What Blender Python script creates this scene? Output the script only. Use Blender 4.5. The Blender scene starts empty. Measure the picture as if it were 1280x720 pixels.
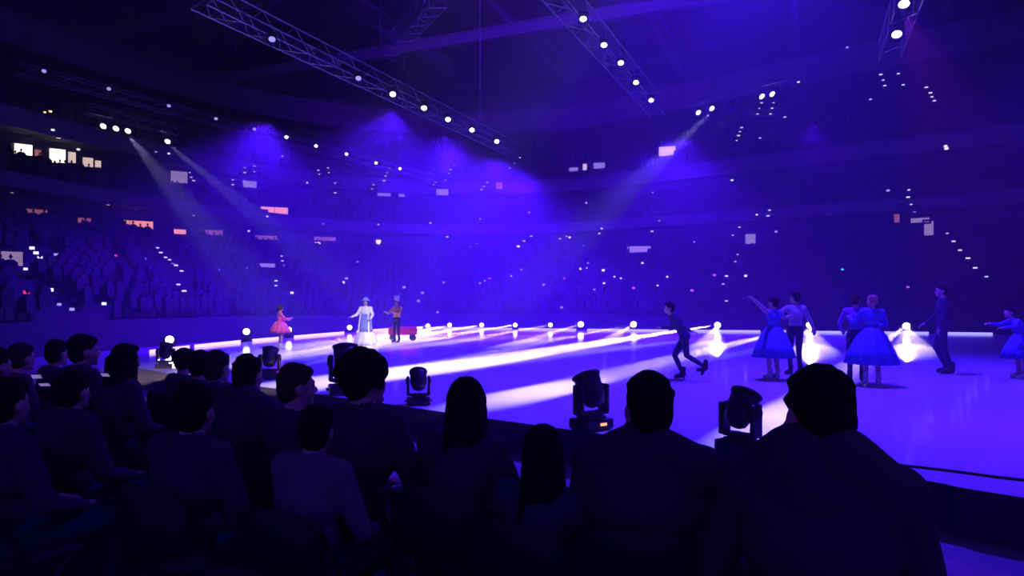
import bpy, bmesh, math, random
import numpy as np
from mathutils import Vector, Matrix
from mathutils.bvhtree import BVHTree

random.seed(7)
R = math.radians
scene = bpy.context.scene
col = scene.collection

# ------------------------------------------------------------------ camera
F, CX, HY, CAMZ = 853.0, 640.0, 382.0, 1.92        # focal length (px), centre column, horizon row, eye height (m)
FLOOR, ICE, RISER = 0.0, 0.42, 0.35
cam_data = bpy.data.cameras.new('camera')
cam = bpy.data.objects.new('camera', cam_data)
col.objects.link(cam)
cam.location = (0, 0, CAMZ)
cam.rotation_euler = (R(90), 0, 0)
cam_data.sensor_width = 36.0
cam_data.lens = 36.0 * F / 1280.0
cam_data.shift_y = (HY - 360.0) / 1280.0
cam_data.clip_end = 400
scene.camera = cam

def px(x, y, d):
    """pixel + depth in metres -> world point"""
    return Vector(((x - CX) / F * d, d, CAMZ - (y - HY) / F * d))
def on_ice(x, y):
    return px(x, y, F * (CAMZ - ICE) / (y - HY))

# ------------------------------------------------------------------ world, exposure
world = bpy.data.worlds.new('world')
scene.world = world
world.use_nodes = True
world.node_tree.nodes['Background'].inputs['Color'].default_value = (0.11, 0.04, 1.0, 1)
world.node_tree.nodes['Background'].inputs['Strength'].default_value = 0.6
vs = scene.view_settings
vs.view_transform = 'Standard'
vs.look = 'None'
vs.exposure = 0.0
vs.gamma = 1.0
vs.use_curve_mapping = False
scene.cycles.max_bounces = 4
scene.cycles.diffuse_bounces = 2
scene.cycles.glossy_bounces = 2
scene.cycles.volume_bounces = 0
scene.cycles.sample_clamp_indirect = 2.0
scene.cycles.caustics_reflective = False
scene.cycles.caustics_refractive = False

BLUE = (0.052, 0.003, 1.0)
VIOLET = (0.09, 0.003, 1.0)
NEAR_BLUE = (0.05, 0.008, 1.0)
WARM = (1.0, 0.72, 0.85)

def spot(name, pos, target, power, color, angle, blend=0.5, size=0.15):
    l = bpy.data.lights.new(name, 'SPOT')
    l.energy = power; l.color = color; l.spot_size = R(angle); l.spot_blend = blend
    l.shadow_soft_size = size
    o = bpy.data.objects.new(name, l)
    col.objects.link(o)
    o.location = pos
    o.rotation_euler = (Vector(target) - Vector(pos)).to_track_quat('-Z', 'Y').to_euler()
    return o

# added blue washes over the ice and the far stands, without fixtures
WASH = [((-5.3, 30, 10.4), (-6.5, 30, 0), 20000, 140), ((-3.2, 34.5, 10.4), (-4.5, 36, 0), 30000, 145), ((-.9, 39, 10.4), (-1.5, 42, 0), 36000, 145),
        ((1, 47, 11), (0, 52, 0), 36000, 145), ((-13, 36, 11.5), (-15, 37, 0), 30000, 140), ((8, 33, 10.2), (8, 35, 0), 30000, 140),
        ((16, 36, 11.5), (18, 40, 0), 3500, 140), ((5, 14.5, 11.5), (4.5, 15.5, 0), 23000, 120), ((13, 15, 9.0), (12, 14, 0), 3500, 105)]
for p, t, w, an in WASH:
    spot('blue_wash_fill', p, t, w, BLUE if p[1] > 25 else NEAR_BLUE, an, 0.8, 0.5)
# added fill from above the view for the upper stands and roof steel
spot('roof_fill', (4, 20, 22), (-1, 66, 18), 80000, VIOLET, 62, 0.9, 0.6)
# dim violet spill on the audience from an unseen spot overhead
spot('audience_spill', (9, 6, 15), (3, 5, 0), 900, VIOLET, 110, 0.9, 0.6)

# ------------------------------------------------------------------ materials
MATS = {}
def mat(name, color, rough=0.6, metal=0.0, emit=0.0, ecol=None, noise=0.15, scale=8.0, bump=0.0, sample=False, spec=0.5):
    if name in MATS:
        return MATS[name]
    m = bpy.data.materials.new(name)
    m.use_nodes = True
    nt = m.node_tree
    b = nt.nodes['Principled BSDF']
    b.inputs['Roughness'].default_value = rough
    b.inputs['Metallic'].default_value = metal
    b.inputs['Specular IOR Level'].default_value = spec
    tc = nt.nodes.new('ShaderNodeTexCoord')
    n = nt.nodes.new('ShaderNodeTexNoise')
    n.inputs['Scale'].default_value = scale
    n.inputs['Detail'].default_value = 4
    nt.links.new(tc.outputs['Object'], n.inputs['Vector'])
    r = nt.nodes.new('ShaderNodeValToRGB')
    lo = [max(0, c * (1 - noise)) for c in color]; hi = [min(1, c * (1 + noise)) for c in color]
    r.color_ramp.elements[0].color = (*lo, 1); r.color_ramp.elements[1].color = (*hi, 1)
    r.color_ramp.elements[0].position = 0.3; r.color_ramp.elements[1].position = 0.7
    nt.links.new(n.outputs['Fac'], r.inputs['Fac'])
    nt.links.new(r.outputs['Color'], b.inputs['Base Color'])
    if bump:
        bp = nt.nodes.new('ShaderNodeBump')
        bp.inputs['Strength'].default_value = bump
        bp.inputs['Distance'].default_value = 0.02
        nt.links.new(n.outputs['Fac'], bp.inputs['Height'])
        nt.links.new(bp.outputs['Normal'], b.inputs['Normal'])
    if emit:
        b.inputs['Emission Color'].default_value = (*(ecol or color), 1)
        b.inputs['Emission Strength'].default_value = emit
        if not sample:
            m.cycles.emission_sampling = 'NONE'
    MATS[name] = m
    return m

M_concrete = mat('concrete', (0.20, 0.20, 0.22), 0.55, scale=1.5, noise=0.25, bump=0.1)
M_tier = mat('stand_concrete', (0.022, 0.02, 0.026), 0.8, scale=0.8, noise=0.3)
M_fascia = mat('fascia_panel', (0.17, 0.12, 0.20), 0.6, scale=0.6, noise=0.25)
M_wall = mat('dark_wall', (0.05, 0.05, 0.07), 0.8, scale=0.7)
M_roof = mat('roof_deck', (0.10, 0.09, 0.13), 0.8, scale=0.4, noise=0.3)
M_steel = mat('painted_steel', (0.22, 0.20, 0.26), 0.5, scale=3)
M_alu = mat('truss_aluminium', (0.36, 0.36, 0.40), 0.45, 0.6, scale=5)
M_black = mat('black_plastic', (0.012, 0.012, 0.015), 0.42, scale=12, bump=0.05)
M_skirt = mat('stage_skirt_fabric', (0.035, 0.03, 0.045), 0.85, scale=4, noise=0.4, bump=0.3)
M_carpet = mat('riser_carpet', (0.012, 0.012, 0.016), 0.95, scale=30, noise=0.4, bump=0.3)
M_chrome = mat('chair_steel', (0.03, 0.03, 0.035), 0.4, 0.3, scale=20)
M_pad = mat('chair_padding', (0.012, 0.012, 0.018), 0.8, scale=25, bump=0.2)
M_rubber = mat('black_rubber', (0.01, 0.01, 0.01), 0.7)
M_lens = mat('lit_lens', (1, 0.9, 0.95), 0.2, emit=5.0, ecol=(1, 0.90, 0.98))
M_lens_dim = mat('dim_blue_lens', (0.5, 0.5, 1), 0.2, emit=1.0, ecol=(0.45, 0.4, 1.0))
M_lens_off = mat('dark_glass_lens', (0.02, 0.02, 0.04), 0.08)
M_led = mat('orange_led', (1, 0.35, 0.1), 0.4, emit=2.2, ecol=(1, 0.30, 0.08))
M_strip = mat('pink_white_border_glow', (1, 0.8, 1), 0.4, emit=1.5, ecol=(1.0, 0.62, 1.0))  # brightness of the lit ice border put in as glow
M_strip_b = mat('blue_white_border_glow', (0.7, 0.7, 1), 0.4, emit=1.0, ecol=(0.55, 0.50, 1.0))
M_step = mat('step_light_lens', (1, 1, 1), 0.4, emit=1.6, ecol=(0.80, 0.72, 1.0))
M_skin = mat('skin', (0.50, 0.33, 0.26), 0.5, scale=20, noise=0.08, bump=0.03)
M_lip = mat('lips', (0.40, 0.15, 0.14), 0.45)
M_eye = mat('eye', (0.03, 0.025, 0.02), 0.15)
M_hair = mat('dark_hair', (0.012, 0.009, 0.008), 0.85, spec=0.15, scale=60, noise=0.5, bump=0.5)
M_hair2 = mat('brown_hair', (0.06, 0.035, 0.022), 0.85, spec=0.15, scale=60, noise=0.5, bump=0.5)
M_hair3 = mat('fair_hair', (0.35, 0.24, 0.12), 0.85, spec=0.15, scale=60, noise=0.4, bump=0.5)
M_blade = mat('skate_blade_steel', (0.7, 0.7, 0.72), 0.2, 1.0)
M_boot_w = mat('white_leather', (0.75, 0.75, 0.75), 0.4)

def ice_material():
    m = bpy.data.materials.new('ice'); m.use_nodes = True
    nt = m.node_tree; b = nt.nodes['Principled BSDF']
    tc = nt.nodes.new('ShaderNodeTexCoord')
    n1 = nt.nodes.new('ShaderNodeTexNoise'); n1.inputs['Scale'].default_value = 0.35; n1.inputs['Detail'].default_value = 6
    mp = nt.nodes.new('ShaderNodeMapping'); mp.inputs['Scale'].default_value = (1.0, 7.0, 1.0); mp.inputs['Rotation'].default_value = (0, 0, R(-35))
    n2 = nt.nodes.new('ShaderNodeTexNoise'); n2.inputs['Scale'].default_value = 6.0; n2.inputs['Detail'].default_value = 8
    nt.links.new(tc.outputs['Object'], n1.inputs['Vector'])
    nt.links.new(tc.outputs['Object'], mp.inputs['Vector']); nt.links.new(mp.outputs['Vector'], n2.inputs['Vector'])
    r = nt.nodes.new('ShaderNodeValToRGB')
    r.color_ramp.elements[0].color = (0.55, 0.60, 0.68, 1); r.color_ramp.elements[1].color = (0.78, 0.80, 0.84, 1)
    nt.links.new(n1.outputs['Fac'], r.inputs['Fac']); nt.links.new(r.outputs['Color'], b.inputs['Base Color'])
    rr = nt.nodes.new('ShaderNodeMapRange'); rr.inputs['To Min'].default_value = 0.06; rr.inputs['To Max'].default_value = 0.11
    nt.links.new(n2.outputs['Fac'], rr.inputs['Value']); nt.links.new(rr.outputs['Result'], b.inputs['Roughness'])
    bp = nt.nodes.new('ShaderNodeBump'); bp.inputs['Strength'].default_value = 0.02; bp.inputs['Distance'].default_value = 0.01
    nt.links.new(n2.outputs['Fac'], bp.inputs['Height']); nt.links.new(bp.outputs['Normal'], b.inputs['Normal'])
    b.inputs['IOR'].default_value = 1.31
    b.inputs['Specular IOR Level'].default_value = 0.2
    return m
M_ice = ice_material()

# ------------------------------------------------------------------ object helpers
def tag(o, label=None, cat=None, group=None, kind=None):
    if label: o['label'] = label
    if cat: o['category'] = cat
    if group: o['group'] = group
    if kind: o['kind'] = kind
    return o

def empty(name, loc=(0, 0, 0), rz=0.0):
    o = bpy.data.objects.new(name, None)
    o.empty_display_size = 0.1
    col.objects.link(o)
    o.location = loc; o.rotation_euler = (0, 0, rz)
    return o

def link_mesh(name, me, parent=None):
    o = bpy.data.objects.new(name, me)
    col.objects.link(o)
    if parent: o.parent = parent
    return o

def obj(name, bm, m, parent=None, smooth=False):
    bmesh.ops.recalc_face_normals(bm, faces=bm.faces)
    me = bpy.data.meshes.new(name)
    bm.to_mesh(me); bm.free()
    for mm in (m if isinstance(m, (list, tuple)) else [m]):
        me.materials.append(mm)
    if smooth:
        me.polygons.foreach_set('use_smooth', [True] * len(me.polygons))
    return link_mesh(name, me, parent)

def copy_tree(o, parent=None):
    c = o.copy(); col.objects.link(c); c.parent = parent
    for ch in list(o.children):
        copy_tree(ch, c)
    return c

def box(bm, c, s, rot=None, bevel=0.0):
    r = bmesh.ops.create_cube(bm, size=1.0)
    M = Matrix.Translation(c) @ (rot.to_4x4() if rot else Matrix.Identity(4)) @ Matrix.Diagonal((*s, 1))
    bmesh.ops.transform(bm, matrix=M, verts=r['verts'])
    if bevel:
        es = list({e for v in r['verts'] for e in v.link_edges})
        bmesh.ops.bevel(bm, geom=es, offset=bevel, segments=2, affect='EDGES', profile=0.6)

def axis_rot(d):
    return Vector(d).normalized().to_track_quat('Z', 'Y').to_matrix()

def tube(bm, p0, p1, r0, r1=None, n=8):
    p0 = Vector(p0); p1 = Vector(p1); r1 = r0 if r1 is None else r1
    d = p1 - p0
    M = Matrix.Translation((p0 + p1) / 2) @ axis_rot(d).to_4x4()
    bmesh.ops.create_cone(bm, cap_ends=True, segments=n, radius1=r0, radius2=r1, depth=d.length, matrix=M)

def capsule(bm, p0, p1, r0, r1, n=12, k=4):
    p0 = Vector(p0); p1 = Vector(p1)
    d = p1 - p0
    A = axis_rot(d if d.length > 1e-6 else (0, 0, 1))
    rings = []
    for i in range(1, k + 1):
        a = math.pi / 2 * (1 - i / k)
        rings.append((p0, -math.sin(a) * r0, math.cos(a) * r0))
    for i in range(0, k):
        a = math.pi / 2 * i / k
        rings.append((p1, math.sin(a) * r1, math.cos(a) * r1))
    loops = []
    for c, h, r in rings:
        loops.append([bm.verts.new(c + A @ Vector((r * math.cos(2 * math.pi * j / n), r * math.sin(2 * math.pi * j / n), h))) for j in range(n)])
    b = bm.verts.new(p0 + A @ Vector((0, 0, -r0))); t = bm.verts.new(p1 + A @ Vector((0, 0, r1)))
    for a, c in zip(loops, loops[1:]):
        for j in range(n):
            bm.faces.new((a[j], a[(j + 1) % n], c[(j + 1) % n], c[j]))
    for j in range(n):
        bm.faces.new((loops[0][(j + 1) % n], loops[0][j], b)); bm.faces.new((loops[-1][j], loops[-1][(j + 1) % n], t))

SPH = {}
def ell(bm, c, r, rot=None, n=14):
    if n not in SPH:
        k = max(6, n * 2 // 3)
        SPH[n] = [[Vector((math.sin(math.pi * i / k) * math.cos(2 * math.pi * j / n), math.sin(math.pi * i / k) * math.sin(2 * math.pi * j / n), math.cos(math.pi * i / k))) for j in range(n)] for i in range(1, k)]
    c = Vector(c); M = (rot if rot else Matrix.Identity(3)) @ Matrix.Diagonal(r)
    L = [[bm.verts.new(c + M @ v) for v in ring_] for ring_ in SPH[n]]
    t = bm.verts.new(c + M @ Vector((0, 0, 1))); b = bm.verts.new(c + M @ Vector((0, 0, -1)))
    for p, q in zip(L, L[1:]):
        for j in range(n): bm.faces.new((p[j], q[j], q[(j + 1) % n], p[(j + 1) % n]))
    for j in range(n):
        bm.faces.new((t, L[0][j], L[0][(j + 1) % n])); bm.faces.new((b, L[-1][(j + 1) % n], L[-1][j]))

def lathe(bm, prof, n=24, M=None, cap=True, wave=0.0, waves=10):
    loops = []
    for r, z in prof:
        L = []
        for j in range(n):
            a = 2 * math.pi * j / n
            rr = r * (1 + wave * math.sin(a * waves) * min(1, r / prof[-1][0] if prof[-1][0] else 1))
            p = Vector((rr * math.cos(a), rr * math.sin(a), z))
            L.append(bm.verts.new(M @ p if M else p))
        loops.append(L)
    for a, c in zip(loops, loops[1:]):
        for j in range(n):
            bm.faces.new((a[j], a[(j + 1) % n], c[(j + 1) % n], c[j]))
    if cap:
        bm.faces.new(loops[0][::-1]); bm.faces.new(loops[-1])

def crom(pts, n, closed=False):
    """Catmull-Rom through 2-D / 3-D points, n samples per span"""
    P = [Vector(p) for p in pts]; N = len(P); out = []
    for i in range(N if closed else N - 1):
        p0 = P[(i - 1) % N] if closed or i > 0 else P[0] * 2 - P[1]
        p1 = P[i]; p2 = P[(i + 1) % N]
        p3 = P[(i + 2) % N] if closed or i + 2 < N else P[-1] * 2 - P[-2]
        for k in range(n):
            t = k / n
            out.append(0.5 * ((2 * p1) + (p2 - p0) * t + (2 * p0 - 5 * p1 + 4 * p2 - p3) * t * t + (3 * p1 - p0 - 3 * p2 + p3) * t ** 3))
    if not closed: out.append(P[-1])
    return out

ORD = ['first', 'second', 'third', 'fourth', 'fifth', 'sixth', 'seventh', 'eighth', 'ninth', 'tenth', 'eleventh', 'twelfth', 'thirteenth', 'fourteenth', 'fifteenth', 'sixteenth']

# ------------------------------------------------------------------ floor, ice
bm = bmesh.new()
for v in [(-80, -14), (90, -14), (90, 100), (-80, 100)]:
    bm.verts.new((*v, FLOOR))
bm.faces.new(bm.verts)
tag(obj('floor', bm, M_concrete), 'grey concrete arena floor between the seats and the ice', 'floor', kind='structure')

ICE_PTS = [(3.53, 5.87), (4.0, 5.33), (7, 2.75), (12, -1.5), (18, -5), (28, -7), (38, -4), (44, 4), (45, 14), (42, 22), (36, 29.5), (24.8, 35.5),
           (14, 38.6), (4.2, 41.3), (-2.5, 43.7), (-6.0, 44.4), (-7.9, 41.5), (-9.4, 35.5), (-11.0, 27.8), (-11.5, 22), (-10.9, 18.6),
           (-8.6, 16), (-3.5, 11.7), (-2, 10.5), (-.3, 9.05), (2.2, 7.05)]
ICE_LOOP = [v.to_2d() for v in crom([(x, y, 0) for x, y in ICE_PTS], 4, closed=True)]
bm = bmesh.new()
bm.faces.new([bm.verts.new((v.x, v.y, ICE)) for v in ICE_LOOP])
tag(obj('floor_ice', bm, M_ice), 'raised sheet of skated ice lit blue by the rig', 'ice', kind='structure')
bm = bmesh.new()
for a, b in zip(ICE_LOOP, ICE_LOOP[1:] + ICE_LOOP[:1]):
    bm.faces.new([bm.verts.new((a.x, a.y, FLOOR)), bm.verts.new((b.x, b.y, FLOOR)), bm.verts.new((b.x, b.y, ICE)), bm.verts.new((a.x, a.y, ICE))])
bmesh.ops.remove_doubles(bm, verts=bm.verts, dist=0.001)
tag(obj('trim_1', bm, M_skirt), 'black skirt hanging round the edge of the raised ice', 'skirt', kind='structure')

def cable(name, pts, r, m, label, cat):
    bm = bmesh.new()
    P = crom(pts, 6)
    loops = []
    for i, p in enumerate(P):
        d = (P[min(i + 1, len(P) - 1)] - P[max(i - 1, 0)])
        A = axis_rot(d)
        loops.append([bm.verts.new(p + A @ Vector((r * math.cos(a), r * math.sin(a), 0))) for a in [2 * math.pi * j / 6 for j in range(6)]])
    for a, c in zip(loops, loops[1:]):
        for j in range(6):
            bm.faces.new((a[j], a[(j + 1) % 6], c[(j + 1) % 6], c[j]))
    bm.faces.new(loops[0][::-1]); bm.faces.new(loops[-1])
    tag(obj(name, bm, m, smooth=True), label, cat)
cable('cable', [on_ice(1300, 604) + Vector((0, 0, .012)), on_ice(1240, 597) + Vector((0, 0, .012)), on_ice(1180, 589) + Vector((0, 0, .012)), on_ice(1090, 579) + Vector((0, 0, .012))], 0.012, M_rubber,
      'thin black cable lying on the near edge of the ice at right', 'cable')

# ------------------------------------------------------------------ seating bowl
INNER = [(-19, -10), (-18.5, 4), (-18, 18), (-17, 30), (-14, 42), (-8, 49.5), (0, 50), (10, 46.5), (19, 42.5), (29, 38), (38, 32), (47, 24.5), (52, 12), (52, -4)]
OUTER = [(-37, -14), (-38.5, 4), (-38, 22), (-33, 44), (-24, 62), (-11, 70.5), (4, 70), (16, 62.5), (25, 56), (35, 49), (47, 41), (60, 31), (68, 14), (68, -6)]
NS = 10
PI_ = crom([(x, y, 0) for x, y in INNER], NS); PO_ = crom([(x, y, 0) for x, y in OUTER], NS)
def ring(u, t, z):
    """u = fractional index along the bowl, t = 0 front .. 1 upper-deck edge"""
    i = min(int(u), len(PI_) - 2); f = u - i
    a = PI_[i].lerp(PI_[i + 1], f); b = PO_[i].lerp(PO_[i + 1], f)
    p = a + (b - a) * t
    return Vector((p.x, p.y, z))
NU = len(PI_) - 1
def strip(bm, prof):
    loops = [[bm.verts.new(ring(u, t, z)) for u in range(NU + 1)] for t, z in prof]
    for a, c in zip(loops, loops[1:]):
        for j in range(NU):
            bm.faces.new((a[j], a[j + 1], c[j + 1], c[j]))
def steps(t0, z0, t1, z1, n):
    P = [(t0, z0)]
    for k in range(n):
        tt = t0 + (t1 - t0) * (k + 1) / n
        zz = z0 + (z1 - z0) * (k + 1) / n
        P += [(tt, P[-1][1]), (tt, zz)]
    return P
TIERS = [(0.0, 1.3, 0.72, 6.9, 16), (0.74, 9.6, 1.05, 12.1, 7), (0.95, 14.6, 1.5, 22.3, 15)]
BVH_SRC = []
def bowl_part(name, prof, m, label, cat):
    bm = bmesh.new(); strip(bm, prof)
    bmesh.ops.recalc_face_normals(bm, faces=bm.faces)
    BVH_SRC.append(([v.co.copy() for v in bm.verts], [[v.index for v in f.verts] for f in (bm.verts.index_update() or bm.faces)]))
    tag(obj(name, bm, m), label, cat, kind='structure')
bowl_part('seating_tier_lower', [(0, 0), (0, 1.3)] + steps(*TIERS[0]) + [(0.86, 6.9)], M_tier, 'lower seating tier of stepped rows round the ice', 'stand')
bowl_part('wall_concourse', [(0.86, 6.9), (0.86, 8.8), (0.74, 8.8)], M_wall, 'dark concourse wall behind the lower seating tier', 'wall')
bowl_part('trim_2', [(0.74, 8.8), (0.735, 8.8), (0.735, 9.7), (0.74, 9.7)], M_fascia, 'pale fascia along the front of the middle seating tier', 'fascia')
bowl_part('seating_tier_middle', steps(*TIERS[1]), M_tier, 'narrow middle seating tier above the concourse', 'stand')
bowl_part('wall_suites', [(1.05, 12.1), (1.05, 13.4), (0.95, 13.4)], M_wall, 'dark wall of suites under the upper tier', 'wall')
bowl_part('trim_3', [(0.95, 13.4), (0.945, 13.4), (0.945, 14.7), (0.95, 14.7)], M_fascia, 'pale fascia along the front of the upper seating tier', 'fascia')
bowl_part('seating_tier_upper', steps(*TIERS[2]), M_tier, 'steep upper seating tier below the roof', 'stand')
bowl_part('wall_back', [(1.5, 22.3), (1.5, 28)], M_wall, 'dark back wall above the upper seating tier', 'wall')
bowl_part('trim_4', [(1.44, 22.2), (1.44, 24.8), (1.47, 24.8)], M_fascia, 'broad pale band of panels hung below the roof', 'fascia')

bm = bmesh.new()
bm.faces.new([bm.verts.new(v) for v in [(-80, -14, 28), (90, -14, 28), (90, 100, 28), (-80, 100, 28)]])
tag(obj('ceiling', bm, M_roof), 'dark roof deck of the arena', 'ceiling', kind='structure')

allv, allf = [], []
for v, f in BVH_SRC:
    o0 = len(allv); allv += v; allf += [[i + o0 for i in ff] for ff in f]
BVH = BVHTree.FromPolygons(allv, allf)
CAM = Vector((0, 0, CAMZ))
def hit(x, y):
    d = (px(x, y, 1.0) - CAM).normalized()
    loc, nrm, i, dist = BVH.ray_cast(CAM, d)
    if loc is None: return None
    if nrm.dot(d) > 0: nrm = -nrm
    return loc, nrm, d
TRUSS_DIR = Vector((0.42, 1.0, 0)).normalized()
TRUSS_X = Vector((1.0, -0.42, 0)).normalized()

# roof girders: parallel deep beams under the deck, each with flanges
def girder(p0, p1, depth, z, label):
    g = empty('roof_girder', (p0[0], p0[1], z))
    a = Vector((0, 0, 0)); b = Vector((p1[0] - p0[0], p1[1] - p0[1], 0)); d = (b - a)
    rot = Matrix.Rotation(math.atan2(d.y, d.x), 3, 'Z'); L = d.length; c = (a + b) / 2
    for nm, dz, s in (('web', 0, (L, .12, depth)), ('lower_flange', -depth / 2, (L, .55, .10)), ('upper_flange', depth / 2, (L, .55, .10))):
        q = bmesh.new(); box(q, c + Vector((0, 0, dz)), s, rot); obj(nm, q, M_steel, g)
    tag(g, label, 'girder', 'roof girders', kind='structure')
for k, off in enumerate((-34, -22, -10, 2, 14, 26)):
    c = Vector((off, 34, 0)) ; a = c - TRUSS_DIR * 44; b = c + TRUSS_DIR * 40
    girder(a, b, 1.6, 26.6, f'deep steel roof girder running away from camera, {ORD[k]} from the left')
for k, off in enumerate((18, 30, 42, 56)):
    c = Vector((4, off, 0)); a = c - TRUSS_X * 52; b = c + TRUSS_X * 48
    girder(a, b, 0.9, 25.2, f'shallow cross girder below the roof, {ORD[k]} from the camera')

# ------------------------------------------------------------------ lit openings in the stands
M_win = {'w': mat('lit_room_warm_white', (1, 0.8, 0.55), 0.5, emit=0.9, ecol=(1.0, 0.72, 0.62), scale=1.2, noise=0.4),
         'b': mat('lit_room_bright', (1, 0.9, 0.7), 0.5, emit=2.6, ecol=(1.0, 0.85, 0.62), scale=1.2, noise=0.4),
         'o': mat('lit_room_orange', (1, 0.45, 0.2), 0.5, emit=1.2, ecol=(1.0, 0.30, 0.22), scale=1.2, noise=0.4),
         'd': mat('lit_room_dim_brown', (0.6, 0.3, 0.25), 0.5, emit=0.28, ecol=(1.0, 0.30, 0.35), scale=1.2, noise=0.4),
         'g': mat('lit_room_dim_white', (0.7, 0.6, 0.6), 0.5, emit=0.38, ecol=(0.80, 0.55, 0.85), scale=1.2, noise=0.4)}
CLEAR = []      # places in the stands kept free of seats: (point, direction to the ice, half width, length)
WINDOWS = [(27, 188, 22, 14, 'b'), (46, 193, 9, 10, 'd'), (70, 196, 20, 18, 'b'), (90, 198, 8, 14, 'w'), (110, 204, 11, 12, 'w'), (121, 206, 9, 9, 'w'),
           (220, 222, 26, 15, 'g'), (311, 231, 18, 9, 'g'), (480, 242, 16, 8, 'g'), (502, 243, 7, 8, 'g'), (553, 241, 15, 8, 'g'), (624, 233, 8, 9, 'd'),
           (717, 214, 11, 8, 'g'), (731, 211, 5, 11, 'w'), (749, 208, 14, 8, 'g'), (834, 190, 20, 12, 'w'),
           (40, 268, 32, 12, 'd'), (95, 276, 32, 7, 'd'), (162, 281, 52, 10, 'o'), (218, 290, 26, 6, 'o'), (262, 291, 30, 6, 'd'), (343, 264, 32, 9, 'o'),
           (322, 297, 46, 5, 'd'), (402, 299, 34, 5, 'd'), (15, 325, 22, 20, 'g'), (331, 332, 24, 5, 'g'), (800, 313, 26, 10, 'g'), (938, 300, 12, 14, 'g'),
           (1150, 276, 20, 6, 'g'), (1161, 286, 10, 18, 'g'), (1121, 273, 6, 12, 'd')]
wn = 0; WC = {}
for (x, y, w, h, k) in WINDOWS:
    r = hit(x, y)
    if not r: continue
    loc, nrm, d = r
    wn += 1
    fw = -Vector((d.x, d.y, 0)).normalized()               # opening faces the ice
    CLEAR.append((loc.copy(), fw, w / F * loc.y / 2 + .35, 4.0))
    loc = loc + fw * 0.35
    W = w / F * loc.y; H = h / F * loc.y
    root = empty(f'window_{wn}', loc, math.atan2(fw.y, fw.x) - math.pi / 2)
    # local: +Y towards ice, X along, Z up
    q = bmesh.new(); box(q, (0, -0.10, 0), (W, 0.04, H)); obj('lit_room', q, M_win[k], root)
    q = bmesh.new()
    for sx in (-1, 1): box(q, (sx * (W / 2 + .06), 0, 0), (.12, .30, H + .24))
    for sz in (-1, 1): box(q, (0, 0, sz * (H / 2 + .06)), (W, .30, .12))
    obj('window_frame', q, M_wall, root)
    if W > 1.2:
        n = max(1, int(W / 1.1))
        for j in range(1, n):
            q = bmesh.new(); box(q, (-W / 2 + W * j / n, -.04, 0), (.05, .05, H)); obj('mullion', q, M_wall, root)
    where = ('lower' if loc.z < 7.2 else 'middle' if loc.z < 13 else 'upper') + ' stand ' + ('at far left', 'left of centre', 'in the centre', 'right of centre', 'at far right')[min(4, max(0, int(x / 256)))]
    WC[where] = WC.get(where, 0) + 1
    tone = {'w': 'warm white', 'b': 'bright cream', 'o': 'orange', 'd': 'dim brownish', 'g': 'dim greyish'}[k]
    tag(root, f'{tone} lit opening in the {where}, {ORD[WC[where] - 1]} counted there', 'window', kind='structure')

# ------------------------------------------------------------------ small lights in the stands
bm = bmesh.new(); box(bm, (0, 0, 0), (0.30, 0.10, 0.10), bevel=0.02)
STEP_ME = bpy.data.meshes.new('step_light'); bm.to_mesh(STEP_ME); bm.free(); STEP_ME.materials.append(M_step)
bm = bmesh.new(); box(bm, (0, 0, -0.02), (1.1, 0.42, 0.20)); 
TREAD_ME = bpy.data.meshes.new('stair_tread'); bm.to_mesh(TREAD_ME); bm.free(); TREAD_ME.materials.append(M_tier)
AISLES = [
 ('upper stand left of the centre, rows of three', [(291, 221), (291, 227), (291, 233), (306, 212), (306, 218), (318, 210), (318, 217)]),
 ('upper stand above the pink-dressed skater', [(398, 215), (399, 220), (410, 212), (411, 218), (419, 231), (419, 237), (419, 243)]),
 ('upper stand above the skater in white', [(487, 212), (484, 218), (482, 222), (480, 228), (467, 233), (465, 238), (463, 243)]),
 ('upper stand below the left lamp truss end', [(568, 209), (563, 214), (561, 219), (557, 227), (545, 230), (542, 233)]),
 ('upper stand in the middle of the picture', [(650, 199), (643, 206), (637, 212), (609, 230), (605, 235), (602, 239)]),
 ('upper stand beside the left spotlight beam', [(235, 213), (237, 218), (239, 224), (242, 228), (246, 230)]),
 ('lower stand at far left, a long slanting chain', [(197, 312), (201, 318), (207, 324), (212, 327), (216, 331), (220, 334), (224, 337), (227, 341), (223, 358), (230, 366)]),
 ('upper right stand, short slanting chain of four', [(927, 162), (925, 167), (923, 172), (921, 178), (950, 175)]),
 ('upper right stand, double chain under the right spotlight', [(952, 131), (949, 138), (947, 145), (967, 131), (965, 138), (963, 145), (981, 149)]),
 ('upper stand at far right, chain of three', [(1101, 96), (1104, 103), (1106, 110), (1123, 95), (1129, 109), (1088, 127)]),
 ('upper stand at far right, chain of four lowest lamps', [(1158, 112), (1163, 119), (1165, 124), (1168, 129)]),
 ('lower stand at far right, steep chain of six', [(1184, 294), (1192, 304), (1200, 315), (1210, 325), (1219, 337), (1233, 348)]),
 ('lower stand behind the pair with the raised arm', [(962, 265), (960, 272), (944, 277), (924, 286), (916, 296), (922, 320), (919, 329), (908, 347), (904, 357), (908, 378)]),
 ('lower right stand beside a lit doorway', [(1136, 240), (1135, 249), (1139, 258), (1128, 265)]),
 ('lower stand in the centre, bright chain of three', [(647, 309), (655, 303), (664, 297)]),
 ('lower stand right of centre, chain rising right', [(700, 300), (708, 297), (715, 291)]),
 ('lower stand above the right-hand row of floor lamps', [(824, 278), (815, 291), (822, 286)]),
 ('lower stand left of centre, small cluster', [(588, 310), (596, 306)]),
 ('lower stand above the pink-dressed skater', [(352, 322), (353, 328), (354, 334), (345, 353), (345, 359)]),
]
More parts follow.
